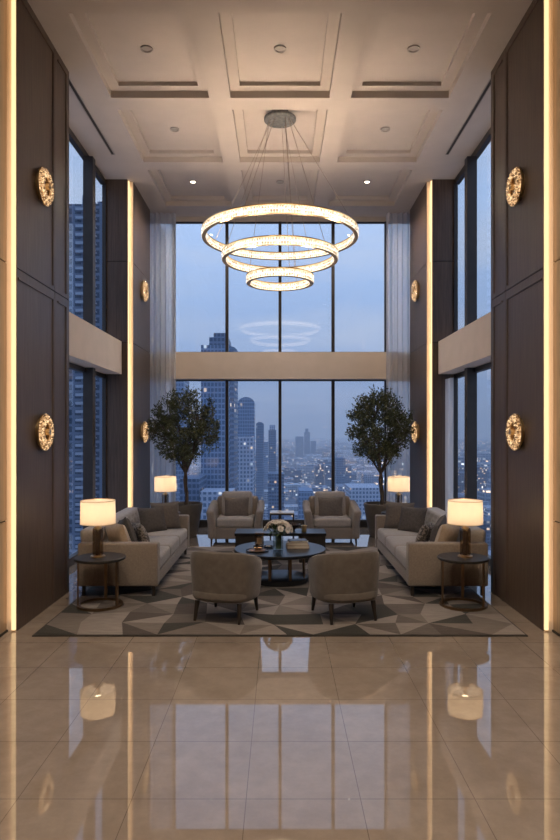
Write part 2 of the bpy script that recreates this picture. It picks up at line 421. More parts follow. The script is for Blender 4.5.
# back window
b = bmn(); box(b, -2.5, 2.5, YB - .02, YB + .1, 0, .11)
b2 = bmn(); box(b2, -2.5, 2.5, YB - .02, YB + .1, 5.29, CZ); struct(trim_name(), b2, 'ceiling')
wf = struct('window_3', b, 'frame')
for z0, z1 in ((.11, 2.55), (3.02, 5.29)):
    for x in (-1.84, -.92, 0, .92, 1.84):
        b = bmn(); box(b, x - .026, x + .026, YB - .02, YB + .07, z0, z1); obj('mullion', b, 'frame', wf)
    e = [-2.5, -1.84, -.92, 0, .92, 1.84, 2.5]
    b = bmn(); box(b, -2.5, 2.5, YB - .005, YB + .06, z0, z0 + .018); box(b, -2.5, 2.5, YB - .005, YB + .06, z1 - .018, z1); obj('window_frame', b, 'frame', wf)
    for x0, x1 in zip(e, e[1:]):
        b = bmn(); vs = [b.verts.new(q) for q in ((x0, YB + .03, z0), (x1, YB + .03, z0), (x1, YB + .03, z1), (x0, YB + .03, z1))]; b.faces.new(vs)
        obj('window_pane', b, 'pane', wf)
b = bmn(); box(b, -2.5, 2.5, YB - .12, YB + .14, 2.56, 3.02); struct(trim_name(), b, 'beam')

NOTCH = []
# ------------------------------------------------------------------ light strips
for sd, s in (('left', -1), ('right', 1)):
    b = bmn(); x0, x1 = sorted((s * 2.186, s * 2.214)); box(b, x0, x1, 5.235, 5.254, .015, CZ - .01)
    tag(obj('light_strip', b, 'led'), 'tall warm light strip on the near edge of the %s foreground wood pillar' % sd, 'light strip', 'vertical light strips')
    l = bpy.data.lights.new('strip_light', 'AREA'); l.shape = 'RECTANGLE'; l.size = 5.2; l.size_y = .015; l.energy = .65; l.color = (1, .64, .34)
    lo = bpy.data.objects.new('strip_light', l); COL.objects.link(lo); lo.location = (s * 2.2155, 5.240, CZ / 2)
    lo.rotation_euler = (Vector((-s * 1, 0, 0)).normalized()).to_track_quat('Z', 'X').to_euler()
    b = bmn(); x0, x1 = sorted((s * 2.230, s * 2.2445)); box(b, x0, x1, 9.38, 9.41, .015, CZ - .01)
    l = bpy.data.lights.new('strip_light', 'AREA'); l.shape = 'RECTANGLE'; l.size = 5.2; l.size_y = .012; l.energy = .9; l.color = (1, .66, .36)
    lo = bpy.data.objects.new('strip_light', l); COL.objects.link(lo); lo.location = (s * 2.228, 9.412, CZ / 2)
    lo.rotation_euler = (Vector((s * .45, -1, 0)).normalized()).to_track_quat('Z', 'X').to_euler()
    b2 = bmn(); x0, x1 = sorted((s * (XC + .001), s * 2.2445)); box(b2, x0, x1, 9.434, 9.4395, .012, CZ - .005)
    ns = obj('strip_reflector', b2, 'beam'); NOTCH.append(ns)
    ns.parent = tag(obj('light_strip', b, 'ledfar'), 'warm light strip down the corner of the %s pillar beside the curtain' % sd, 'light strip', 'vertical light strips')

# ------------------------------------------------------------------ ceiling fittings
def downlight(x, y, label, lit, power=0):
    z = CZ + .118 if (abs(x) < 2) else CZ
    t = thing('downlight', label, 'ceiling light', (x, y, z), 0, 'recessed ceiling downlights')
    b = bmn(); ring(b, [(-.008, 0), (.008, 0), (.008, -.012), (-.008, -.012)], .052, 32); obj('trim_ring', b, 'offlens', t)
    b = bmn(); lathe(b, [(.044 if not lit else .03, -.006), (.044 if not lit else .03, -.001)], 24); obj('lens', b, 'downlit' if lit else 'offlens', t)
    if power:
        l = bpy.data.lights.new('downlight_beam', 'SPOT'); l.energy = power; l.color = (1, .83, .66); l.spot_size = math.radians(152); l.spot_blend = .8; l.shadow_soft_size = .015
        o = bpy.data.objects.new('downlight_beam', l); COL.objects.link(o); o.parent = t; o.location = (0, 0, -.02)
YC = [y + .715 for y in ys]
XL = {-1: -1.335, 0: 0, 1: 1.335}; SN = {-1: 'left', 0: 'middle', 1: 'right'}
for i in (-1, 0, 1):
    downlight(XL[i], YC[5], 'unlit round downlight in the %s coffer of the nearest row' % SN[i], False)
    if i: downlight(XL[i], YC[6], 'unlit round downlight in the %s coffer of the second row' % SN[i], False)
    downlight(XL[i], YC[7], ('small glowing downlight in the %s coffer nearest the window' % SN[i]) if i else 'dim downlight in the middle coffer behind the chandelier canopy', bool(i), 85 if i else 0)
    for k in (1, 3): downlight(XL[i], YC[k], 'added fill-light downlight, out of view, in the %s coffer over the entrance floor, %s' % (SN[i], 'far from the lounge' if k == 1 else 'nearer the lounge'), True, 112)  # unseen downlights added for warm ambient fill from the entrance side
for sd, s in (('left', -1), ('right', 1)):
    t = thing('ceiling_vent', 'long dark linear air slot in the ceiling along the %s windows' % sd, 'air vent', (s * 2.235, 7.6, CZ), 0, 'linear ceiling vents')
    b = bmn(); box(b, -.017, .017, -.9, .9, -.006, .004); obj('slot', b, 'vent', t)
    b = bmn()
    for x in (-.025, .017): box(b, x, x + .008, -.91, .91, -.010, .002)
    obj('slot_frame', b, 'offlens', t)

# ------------------------------------------------------------------ chandelier
t = thing('chandelier', 'three tiered ring chandelier of lit crystal hanging from the coffered ceiling', 'chandelier', (0, 7.56, 0))
CH = t
b = bmn(); lathe(b, [(.0, CZ + .118), (.10, CZ + .118), (.10, CZ + .025), (.180, CZ + .022), (.19, CZ + .012), (.19, CZ - .012), (.18, CZ - .02), (0, CZ - .02)], 48, cap=False)
obj('canopy', b, 'slate', t, True)
for zc, rr, ph in ((3.99, .902, .35), (3.73, .665, .6), (3.46, .376, .2)):
    hh = .043
    b = bmn(); ring(b, [(-.024, hh - .002), (.026, hh - .002), (.026, hh + .010), (-.024, hh + .010)], rr, 128, (0, 0, zc))
    ring(b, [(-.022, -hh - .003), (.022, -hh - .003), (.022, -hh), (-.022, -hh)], rr, 128, (0, 0, zc))
    fr = obj('ring_frame', b, 'brass', t)
    b = bmn(); ring(b, [(-.008, -hh), (.008, -hh), (.008, hh - .008), (-.008, hh - .008)], rr, 128, (0, 0, zc)); obj('light_core', b, 'crystal_core', fr)
    b = bmn(); n = int(2 * PI * rr / .030)
    for k in range(n):
        a = 2 * PI * k / n
        for sg in (-1, 1):
            for lv in range(2):
                r0 = rr + sg * .017
                c = Vector((math.cos(a) * r0, math.sin(a) * r0, zc - hh * .5 + lv * hh * .98)); u = Vector((math.cos(a), math.sin(a), 0)); w = Vector((-u.y, u.x, 0))
                hz = hh * .46; tw = .0135; td = .009
                pts = [c + w * tw, c + u * td * sg * 1.3, c - w * tw, c - u * td * sg * .5]
                top = b.verts.new(c + Vector((0, 0, hz))); bot = b.verts.new(c - Vector((0, 0, hz)))
                a1 = [b.verts.new(p + Vector((0, 0, hz * .6))) for p in pts]; a2 = [b.verts.new(p - Vector((0, 0, hz * .6))) for p in pts]
                for q in range(4):
                    b.faces.new((a1[q], a1[(q + 1) % 4], a2[(q + 1) % 4], a2[q])); b.faces.new((top, a1[(q + 1) % 4], a1[q])); b.faces.new((bot, a2[q], a2[(q + 1) % 4]))
    cb = obj('crystal_band', b, 'crystal', fr)
    nl = {3.99: 12, 3.73: 8, 3.46: 6}[zc]
    for k in range(nl):
        a = 2 * PI * (k + .5) / nl
        l = bpy.data.lights.new('ring_lamp', 'AREA'); l.shape = 'RECTANGLE'; l.size = .022; l.size_y = .20; l.energy = {3.99: 1.3, 3.73: 1.1, 3.46: .9}[zc]; l.color = (1, .76, .55)
        lo = bpy.data.objects.new('ring_lamp', l); COL.objects.link(lo); lo.parent = fr; lo.location = (math.cos(a) * rr, math.sin(a) * rr, zc + hh + .0125); lo.rotation_euler = (PI, 0, -a)
    nc = 4 if rr > .8 else 3
    for k in range(nc):
        a = ph + PI / 4 + k * 2 * PI / nc
        b = bmn(); tube(b, [(math.cos(a) * .13, math.sin(a) * .13, CZ - .018), (math.cos(a) * rr, math.sin(a) * rr, zc + hh)], .003, 6)
        obj('cable', b, 'cord', t)

# ------------------------------------------------------------------ wall sconces
def make_sconce():
    t = thing('wall_sconce', '', 'wall lamp', group='ring-shaped crystal wall sconces')
    # local +x points into the room; disc stands in the y-z plane
    def disc(r0, x0, x1, r1=None):
        b = bmn(); lathe(b, [(0, x0), (r0, x0), (r1 or r0, x1), (0, x1)], 40, cap=False)
        bmesh.ops.rotate(b, verts=b.verts[:], cent=(0, 0, 0), matrix=Matrix.Rotation(PI / 2, 3, 'Y')); return b
    obj('backplate', disc(.13, 0, .014), 'brass', t, True)
    obj('hub', disc(.038, .02, .085, .026), 'brass', t, True)
    b = bmn(); n = 40
    for rr, cnt, sz, xx in ((.152, 40, .0135, .044), (.126, 36, .0135, .060), (.099, 29, .0125, .064)):
        for k in range(cnt):
            a = 2 * PI * (k + .5 * (rr * 100 % 2)) / cnt
            c = Vector((xx, math.cos(a) * rr, math.sin(a) * rr)); u = Vector((0, math.cos(a), math.sin(a))); w = Vector((0, -u.z, u.y)); x = Vector((1, 0, 0))
            o = [c + u * sz * 1.35, c + w * sz * .95, c - u * sz * 1.35, c - w * sz * .95]
            p1 = b.verts.new(c + x * sz * 1.5); p0 = b.verts.new(c - x * sz * 1.2); vs = [b.verts.new(q) for q in o]
            for q in range(4): b.faces.new((p1, vs[q], vs[(q + 1) % 4])); b.faces.new((p0, vs[(q + 1) % 4], vs[q]))
    obj('crystal_ring', b, 'sconce', t)
    b = bmn(); ring(b, [(.052, 0), (.052, .014), (-.036, .02), (-.036, 0)], .118, 40)
    bmesh.ops.rotate(b, verts=b.verts[:], cent=(0, 0, 0), matrix=Matrix.Rotation(PI / 2, 3, 'Y'))
    bmesh.ops.translate(b, verts=b.verts[:], vec=(.030, 0, 0)); obj('ring_frame', b, 'brass', t, True)
    l = bpy.data.lights.new('sconce_glow', 'POINT'); l.energy = .5; l.color = (1, .60, .28); l.shadow_soft_size = .003
    o = bpy.data.objects.new('sconce_glow', l); COL.objects.link(o); o.parent = t; o.location = (.04, 0, 0)
    return t
sc0 = make_sconce(); first = True
for sd, s in (('left', -1), ('right', 1)):
    for y, where in ((5.79, 'foreground'), (10.06, 'far')):
        for z, hi in ((3.885, 'upper'), (1.65, 'lower')):
            lb = '%s glowing crystal ring sconce on the %s %s wood pillar' % (hi, where, sd)
            loc = (s * XC, y, z); rz = 0 if s < 0 else PI
            if first: sc0.location = loc; sc0.rotation_euler = (0, 0, rz); sc0['label'] = lb; first = False
            else: dup(sc0, loc, rz, lb)

# ------------------------------------------------------------------ curtains
def curtain(x0, x1, y, z0, z1, label, axis='x', folds=6, amp=.055):
    b = bmn(); n = folds * 14
    rows = []
    for zi in range(7):
        z = z0 + (z1 - z0) * zi / 6; row = []
        for i in range(n + 1):
            u = i / n; ph = u * folds * 2 * PI
            off = amp * math.sin(ph) + amp * .35 * math.sin(ph * 2.3 + 1 + zi * .12)
            q = x0 + (x1 - x0) * u + amp * .35 * math.cos(ph * 1.0)
            row.append(b.verts.new((q, y + off, z) if axis == 'x' else (y + off, q, z)))
        rows.append(row)
    for A, B in zip(rows, rows[1:]):
        for i in range(n): b.faces.new((A[i], A[i + 1], B[i + 1], B[i]))
    return tag(obj('sheer_curtain', b, 'sheer', None, True), label, 'curtain', 'sheer curtains')
curtain(-2.36, -1.79, 10.79, .012, CZ - .012, 'tall pale sheer curtain gathered at the left of the end window')
curtain(1.79, 2.36, 10.79, .012, CZ - .012, 'tall pale sheer curtain gathered at the right of the end window')
curtain(8.98, 9.29, 2.44, .012, 2.42, 'narrow pale sheer curtain in the lower right side window', 'y', 4, .022)

# ------------------------------------------------------------------ rug
RX0, RX1, RY0, RY1 = -2.0, 2.0, 5.12, 9.08; RZ = .012
def rug():
    b = bmn(); box(b, RX0, RX1, RY0, RY1, 0.0005, .008)
    R2 = random.Random(21); nx, ny = 12, 13
    P = {}
    for i in range(nx + 1):
        for j in range(ny + 1):
            x = RX0 + .015 + (RX1 - RX0 - .03) * i / nx; y = RY0 + .015 + (RY1 - RY0 - .03) * j / ny
            if 0 < i < nx: x += R2.uniform(-.07, .07)
            if 0 < j < ny: y += R2.uniform(-.05, .05)
            P[i, j] = b.verts.new((x, y, RZ))
    for i in range(nx):
        for j in range(ny):
            q = [P[i, j], P[i + 1, j], P[i + 1, j + 1], P[i, j + 1]]
            if (i + j) % 2: tr = ((0, 1, 2), (0, 2, 3))
            else: tr = ((0, 1, 3), (1, 2, 3))
            for k, tt in enumerate(tr):
                f = b.faces.new([q[a] for a in tt]); f.material_index = R2.choice([1, 1, 2, 3, 3, 3, 4, 4, 5])
    cols = [(.04, .033, .028), (.14, .118, .102), (.095, .079, .068), (.205, .178, .158), (.034, .032, .027), (.062, .05, .043)]
    ms = []
    for k, c in enumerate(cols):
        hi = tuple(min(1, v * 1.35) for v in c); ms.append(pbr('rug_wool_%d' % k, c, hi, 7, (1, 5, 1), rough=1, bumpk=.4, bscale=260, detail=6))
    o = obj('area_rug', b, ms)
    # side faces of the pile
    return tag(o, 'large rug with taupe, cream and brown triangle pattern under the seating', 'rug')
rug()

# ------------------------------------------------------------------ sofas
def make_sofa():
    t = thing('sofa', '', 'sofa', group='facing beige sofas')
    Ln, D = 2.24, .80     # along y, along x ; front is +x
    y0, y1, x0, x1 = -Ln / 2, Ln / 2, -D / 2, D / 2
    b = bmn(); soft(b, (0, 0, .165), (D - .02, Ln - .24, .13), .02, 4); obj('base', b, 'sofa', t, True)
    for yy in (y0 + .065, y1 - .065):
        b = bmn(); soft(b, (0, yy, .315), (D, .13, .43), .022, 5); obj('arm', b, 'sofa', t, True)
    def tuft(q):
        if q.x > 0:
            u = (q.y / .19); v = (q.z + .02) / .13
            d = min(((u - round(u)) ** 2 + (v - round(v)) ** 2), ((u - .5 - round(u - .5)) ** 2 + (v - .5 - round(v - .5)) ** 2))
            q.x += -.030 * math.exp(-d * 16) + .008
        q.x -= (q.z + .25) * .10
        return q
    b = bmn(); soft(b, (x0 + .12, 0, .415), (.20, Ln - .26, .46), .04, 34, tuft); obj('backrest', b, 'cushion', t, True)
    w = (Ln - .27) / 3
    for k in range(3):
        def crown(q):
            if q.z > 0: q.z += .014 * (1 - (q.x / .33) ** 2) * (1 - (q.y / (w / 2)) ** 2)
            return q
        b = bmn(); soft(b, (.085, y0 + .135 + w * (k + .5), .298), (D - .19, w - .006, .145), .035, 6, crown); obj('seat_cushion', b, 'cushion', t, True)
    for sx in (x0 + .05, x1 - .05):
        for sy in (y0 + .05, y1 - .05):
            b = bmn(); bevbox(b, sx - .016, sx + .016, sy - .016, sy + .016, 0, .105, .003, 1); obj('leg', b, 'legs', t)
    return t
SZ = RZ
so = make_sofa(); so.location = (-1.615, 7.43, SZ); so['label'] = 'long beige sofa with tufted back on the left of the rug'
dup(so, (1.675, 7.43, SZ), PI, 'long beige sofa with tufted back on the right of the rug')

def pillow_bm(w, h, t, seed=0, n=14):
    b = bmn(); R3 = random.Random(seed); a1, a2 = R3.uniform(0, 6), R3.uniform(0, 6)
    V = {}
    for sg in (-1, 1):
        for i in range(n + 1):
            for j in range(n + 1):
                u = -1 + 2 * i / n; v = -1 + 2 * j / n
                edge = i in (0, n) or j in (0, n)
                if edge and sg == 1: V[sg, i, j] = V[-1, i, j]; continue
                th = t / 2 * (max(0, (1 - u ** 4)) * max(0, (1 - v ** 4))) ** .55
                th *= 1 + .10 * math.sin(3 * u + a1) * math.cos(2.5 * v + a2)
                x = u * w / 2 * (1 - .07 * (1 - v * v)); z = v * h / 2 * (1 - .07 * (1 - u * u))
                V[sg, i, j] = b.verts.new((x, sg * th, z))
    for sg in (-1, 1):
        for i in range(n):
            for j in range(n):
                q = [V[sg, i, j], V[sg, i + 1, j], V[sg, i + 1, j + 1], V[sg, i, j + 1]]
                b.faces.new(q if sg < 0 else q[::-1])
    return b
def pillow(loc, size, rot, m, label, seed):
    t = obj('throw_pillow', pillow_bm(*size, seed=seed), m, None, True)
    t.location = loc; t.rotation_euler = rot
    return tag(t, label, 'pillow', 'throw pillows')
D2 = math.radians
# pillow local: wide in x, thin in y, tall in z
for sd, s, cx in (('left', -1, -1.615), ('right', 1, 1.675)):
    k = -s
    bx_ = cx + s * .14
    def pl(dx, y, z, size, tilt, yaw, roll, m, lab, seed):
        # face towards the room centre, leaning back
        pillow((cx + s * dx, y, z), size, (D2(tilt), D2(roll), (PI / 2 if s < 0 else -PI / 2) + s * D2(-yaw)), m, lab, seed)
    pl(.06, 6.62, .540, (.40, .37, .13), -20, 42, 0, 'bgpillow', 'beige throw pillow at the near end of the %s sofa, behind the lamp' % sd, 1)
    pl(.07, 7.02, .530, (.36, .35, .12), -18, 26, 14, 'dkpillow', 'charcoal pillow next to the beige pillow on the %s sofa' % sd, 2)
    pl(-.03, 7.20, .495, (.29, .27, .11), -24, 34, 0, 'grpillow', 'small mottled grey pillow mid-way along the %s sofa' % sd, 3)
    pl(-.12, 8.29, .555, (.40, .37, .13), -12, -58, 0, 'brpillow', 'large taupe pillow against the far arm of the %s sofa' % sd, 4)
    pl(.00, 8.05, .535, (.38, .34, .12), -18, -48, 0, 'dkpillow', 'dark square pillow leaning on the taupe pillow of the %s sofa' % sd, 5)

# ------------------------------------------------------------------ far armchairs
def make_armchair():
    t = thing('armchair', '', 'armchair', group='beige square armchairs by the window')
    W, D = .80, .76      # front is -y
    b = bmn(); soft(b, (0, .01, .17), (W - .04, D - .04, .17), .02, 5); obj('base', b, 'sofa', t, True)
    for s in (-1, 1):
        def shp(q):
            if q.z > 0: q.z += .075 * max(0, (q.y + .22) / .6) ** 1.15 - .02 * max(0, (-q.y - .2) / .2)
            q.x += s * .03 * max(0, q.z) / .2 - s * .02 * max(0, (q.y - .1) / .3)
            return q
        b = bmn(); soft(b, (s * (W / 2 - .062), 0, .30), (.115, D, .43), .04, 8, shp); obj('arm', b, 'sofa', t, True)
    def lean(q):
        q.y += q.z * .16; return q
    b = bmn(); soft(b, (0, D / 2 - .09, .42), (W - .16, .13, .46), .045, 8, lean); obj('backrest', b, 'sofa', t, True)
    def puff(q):
        q.y -= .03 * (1 - (q.x / .28) ** 2) * (1 if q.y < 0 else 0); q.y += q.z * .18; return q
    b = bmn(); soft(b, (0, D / 2 - .22, .545), (W - .33, .13, .38), .05, 8, puff); obj('back_cushion', b, 'cushion', t, True)
    def crown(q):
        if q.z > 0: q.z += .014 * (1 - (q.x / .3) ** 2)
        return q
    b = bmn(); soft(b, (0, -.055, .315), (W - .245, D - .15, .13), .04, 7, crown); obj('seat_cushion', b, 'cushion', t, True)
    for sx in (-1, 1):
        for sy in (-1, 1):
            b = bmn(); tube(b, [(sx * (W / 2 - .06), sy * (D / 2 - .06), .10), (sx * (W / 2 - .055), sy * (D / 2 - .05), 0)], [.018, .012], 8); obj('leg', b, 'legs', t, True)
    return t
ac = make_armchair(); ac.location = (-.66, 9.62, 0); ac['label'] = 'beige armchair by the window, left one beside the potted tree'
dup(ac, (.77, 9.62, 0), 0, 'beige armchair by the window, right one beside the potted tree')
for sx, nm in ((-.655, 'left'), (.765, 'right')):
    pillow((sx, 9.60, .50), (.38, .33, .12), (D2(-16), 0, 0), 'brpillow', 'square brown pillow on the %s armchair by the window' % nm, 8)

# ------------------------------------------------------------------ tub chairs
def make_tub():
    t = thing('tub_chair', '', 'armchair', group='curved taupe tub chairs')
    # open side is +y (towards the table); back is -y
    b = bmn(); n = 40; A = D2(142); rows = []
    for i in range(n + 1):
        th = -A + 2 * A * i / n
        f = abs(th) / A
        top = .612 - .15 * max(0, (f - .22) / .78) ** 1.35
        if f > .93: top -= .03 * ((f - .93) / .07) ** 2
        ux, uy = math.sin(th), -math.cos(th)
        def P(r, z):
            sx, sy = .318, .30
            k = 1 - .10 * (1 - (z - .16) / .48)      # slight taper to the bottom
            e = 1.0 / (abs(ux) ** 2.6 + abs(uy) ** 2.6) ** (1 / 2.6)
            return (ux * e * (sx - r) * k, uy * e * (sy - r) * k + .0, z)
        tk = .072
        prof = [(.03, .172), (.008, .182), (0, .205), (0, .28), (0, .38), (0, top - .08), (.004, top - .035), (.016, top - .01), (tk / 2, top), (tk - .014, top - .01), (tk, top - .04), (tk + .004, top - .09), (tk, .34), (tk, .174)]
        rows.append([b.verts.new(P(r, z)) for r, z in prof])
    for Ai, Bi in zip(rows, rows[1:]):
        for k in range(len(Ai) - 1): b.faces.new((Ai[k], Bi[k], Bi[k + 1], Ai[k + 1]))
        b.faces.new((Ai[-1], Bi[-1], Bi[0], Ai[0]))
    b.faces.new(rows[0]); b.faces.new(list(reversed(rows[-1])))
    obj('backrest', b, 'tub', t, True)
    b = bmn(); pts = []
    for k in range(40):
        a = 2 * PI * k / 40; e = 1.0 / (abs(math.cos(a)) ** 3 + abs(math.sin(a)) ** 3) ** (1 / 3)
        pts.append((math.cos(a) * e, math.sin(a) * e))
    def slab(z0, z1, sx, sy, rr, oy):
        prof = [(1 - rr, z0), (1, z0 + rr * .25), (1, z1 - rr * .3), (1 - rr * .4, z1 - rr * .08), (1 - rr, z1)]
        rws = [[b.verts.new((x * sx * r, y * sy * r + oy, z)) for x, y in pts] for r, z in prof]
        for Aa, Bb in zip(rws, rws[1:]):
            for k in range(40): b.faces.new((Aa[k], Aa[(k + 1) % 40], Bb[(k + 1) % 40], Bb[k]))
        b.faces.new(rws[0]); b.faces.new(rws[-1])
    slab(.178, .28, .275, .285, .12, .0); obj('seat_base', b, 'tub', t, True)
    b = bmn(); slab(.275, .405, .235, .275, .25, .025); obj('seat_cushion', b, 'cushion', t, True)
    for sx in (-1, 1):
        for sy in (-1, 1):
            b = bmn(); tube(b, [(sx * .195, sy * .20, .17), (sx * .205, sy * .235, .001)], [.024, .013], 10); obj('leg', b, 'legs', t, True)
    return t
tb = make_tub(); tb.location = (-.475, 5.67, RZ + .002); tb.rotation_euler = (0, 0, D2(-17)); tb['label'] = 'rounded taupe tub chair seen from behind, left of the two at the rug front'
dup(tb, (.565, 5.67, RZ + .002), D2(17), 'rounded taupe tub chair seen from behind, right of the two at the rug front')

# ------------------------------------------------------------------ side tables and lamps
def make_side_table():
    t = thing('side_table', '', 'side table', group='round side tables')
    b = bmn(); lathe(b, [(0, .435), (.232, .435), (.238, .441), (.238, .455), (.232, .460), (0, .460)], 56, cap=False); obj('table_top', b, 'blackwood', t, True)
    b = bmn(); ring(b, [(-.016, .0), (.016, .0), (.016, .022), (-.016, .022)], .20, 56); obj('base_ring', b, 'bronze', t)
    for a in (200, 335, 90):
        a = D2(a); x, y = math.cos(a) * .2, math.sin(a) * .2
        b = bmn(); box(b, -.014, .014, -.007, .007, .022, .435)
        bmesh.ops.rotate(b, verts=b.verts[:], cent=(0, 0, 0), matrix=Matrix.Rotation(a + PI / 2, 3, 'Z'))
        bmesh.ops.translate(b, verts=b.verts[:], vec=(x, y, 0)); obj('leg', b, 'bronze', t)
    return t
st = make_side_table(); st.location = (-1.70, 6.0, RZ); st['label'] = 'round dark side table before the near arm of the left sofa'
dup(st, (1.73, 6.0, RZ), D2(-15), 'round dark side table before the near arm of the right sofa')
dup(st, (-1.72, 9.42, 0), 0, 'round side table behind the left sofa near the potted tree')
dup(st, (1.74, 9.42, 0), 0, 'round side table behind the right sofa near the potted tree')
def make_lamp():
    t = thing('table_lamp', '', 'lamp', group='drum shade table lamps')
    b = bmn(); lathe(b, [(0, 0), (.068, 0), (.068, .012), (.055, .018), (0, .018)], 36, cap=False); obj('foot', b, 'brass', t, True)
    b = bmn()
    for k in range(24): pass
    prof = [(.048, .018), (.050, .03), (.050, .255), (.046, .268)]
    lathe(b, prof, 20); obj('glass_column', b, 'smoke', t)
    b = bmn(); lathe(b, [(.022, .018), (.022, .268)], 16); obj('inner_stem', b, 'bronze', t, True)
    b = bmn(); lathe(b, [(.035, .268), (.035, .282), (.012, .286), (.010, .36)], 20); obj('neck', b, 'brass', t, True)
    b = bmn()
    ro, z0, z1 = .163, .312, .532
    # a thin-walled open drum
    lathe(b, [(ro, z0), (ro - .004, z1)], 56, cap=False); sh = obj('lamp_shade', b, 'shade', t, True)
    b = bmn(); ring(b, [(0, 0), (.003, 0), (.003, .005), (0, .005)], ro - .001, 56, (0, 0, z0)); obj('shade_rim', b, 'brass', sh); b = bmn(); ring(b, [(0, 0), (.003, 0), (.003, .005), (0, .005)], ro - .005, 56, (0, 0, z1 - .005)); obj('shade_rim', b, 'brass', sh)
    b = bmn(); lathe(b, [(.0, .36), (.028, .375), (.032, .405), (.02, .43), (0, .435)], 16, cap=False); obj('bulb', b, emit_bulb, t, True)
    l = bpy.data.lights.new('bulb_light', 'POINT'); l.energy = .85; l.color = (1, .76, .54); l.shadow_soft_size = .035
    o = bpy.data.objects.new('bulb_light', l); COL.objects.link(o); o.parent = t; o.location = (0, 0, .47)
    return t
emit_bulb = emit('bulb_glow', (1, .75, .45), 6)
lp = make_lamp(); lp.location = (-1.72, 6.0, RZ + .46); lp['label'] = 'lit drum shade lamp on the near left round side table'
dup(lp, (1.75, 6.0, RZ + .46), 0, 'lit drum shade lamp on the near right round side table')
dup(lp, (-1.70, 9.42, .46), 0, 'lit drum shade lamp beyond the left sofa beside the tree pot')
dup(lp, (1.76, 9.42, .46), 0, 'lit drum shade lamp beyond the right sofa beside the tree pot')

# ------------------------------------------------------------------ coffee tables and what stands on them
CT = (0, 7.0)
t = thing('coffee_table', 'round black coffee table with slim bronze legs in the centre of the rug', 'coffee table', (CT[0], CT[1], RZ))
b = bmn(); lathe(b, [(0, .325), (.495, .325), (.505, .332), (.505, .352), (.498, .358), (0, .358)], 80, cap=False); obj('table_top', b, 'black', t, True)
b = bmn(); lathe(b, [(0, .0), (.30, .0), (.31, .006), (.31, .05), (.30, .056), (0, .056)], 64, cap=False); obj('lower_shelf', b, 'black', t, True)
for k in range(8):
    a = 2 * PI * (k + .5) / 8; x, y = math.cos(a) * .285, math.sin(a) * .285
    b = bmn(); box(b, -.015, .015, -.006, .006, .056, .325)
    bmesh.ops.rotate(b, verts=b.verts[:], cent=(0, 0, 0), matrix=Matrix.Rotation(a + PI / 2, 3, 'Z')); bmesh.ops.translate(b, verts=b.verts[:], vec=(x, y, 0)); obj('leg', b, 'bronze', t)
TZ = RZ + .358
t = thing('low_table', 'long rectangular black table behind the round coffee table', 'coffee table', (.005, 8.14, RZ))
b = bmn(); bevbox(b, -.575, .575, -.20, .20, .335, .37, .004, 1); obj('table_top', b, 'black', t)
for s in (-1, 1):
    b = bmn(); bevbox(b, s * .40 - .165, s * .40 + .165, -.185, .185, 0, .335, .004, 1); obj('pedestal', b, 'blackwood', t)
LZ = RZ + .37
# vase of flowers
t = thing('flower_vase', 'clear glass vase of white flowers on the round coffee table', 'vase', (-.02, 6.86, TZ))
b = bmn(); lathe(b, [(.0, .0), (.05, .0), (.056, .02), (.056, .15), (.062, .175), (.058, .175), (.052, .15), (.052, .02), (0, .012)], 32, cap=False); obj('glass_body', b, 'clear', t, True)
b = bmn(); R4 = random.Random(4)
heads = []
for k in range(48):
    a = R4.uniform(0, 2 * PI); e = math.acos(R4.uniform(.05, 1)); rr = .135 + R4.uniform(-.02, .01)
    hp = Vector((math.cos(a) * math.sin(e) * rr, math.sin(a) * math.sin(e) * rr, .215 + math.cos(e) * .105)); heads.append(hp)
    tube(b, [(R4.uniform(-.03, .03), R4.uniform(-.03, .03), .02), (hp.x * .25, hp.y * .25, .16), tuple(hp)], .0022, 5)
for k in range(60):
    a = R4.uniform(0, 2 * PI); rr = R4.uniform(.03, .12); z = R4.uniform(.16, .26)
    c = Vector((math.cos(a) * rr, math.sin(a) * rr, z)); u = Vector((R4.uniform(-1, 1), R4.uniform(-1, 1), R4.uniform(-.5, 1))).normalized(); w = u.cross(Vector((0, 0, 1))).normalized() * .012
    f = b.faces.new([b.verts.new(q) for q in (c - u * .03, c + w, c + u * .03, c - w)])
obj('stems', b, 'stem', t)
for gi in range(len(heads)):
    b = bmn(); hp = heads[gi]; nrm = (hp - Vector((0, 0, .19))).normalized()
    u = nrm.cross(Vector((.3, .2, 1))).normalized(); w = nrm.cross(u)
    for lay, (cnt, ln, lift) in enumerate(((8, .040, .15), (7, .034, .7), (5, .022, 1.6))):
        for k in range(cnt):
            a = 2 * PI * (k + .5 * lay) / cnt; d = (u * math.cos(a) + w * math.sin(a)); sdv = (-u * math.sin(a) + w * math.cos(a)) * ln * .5
            tip = hp + (d + nrm * lift).normalized() * ln; md = hp + (d + nrm * (lift * .6)).normalized() * ln * .6
            b.faces.new([b.verts.new(q) for q in (hp, md + sdv, tip, md - sdv)])
    obj('blossom', b, 'petal', t)
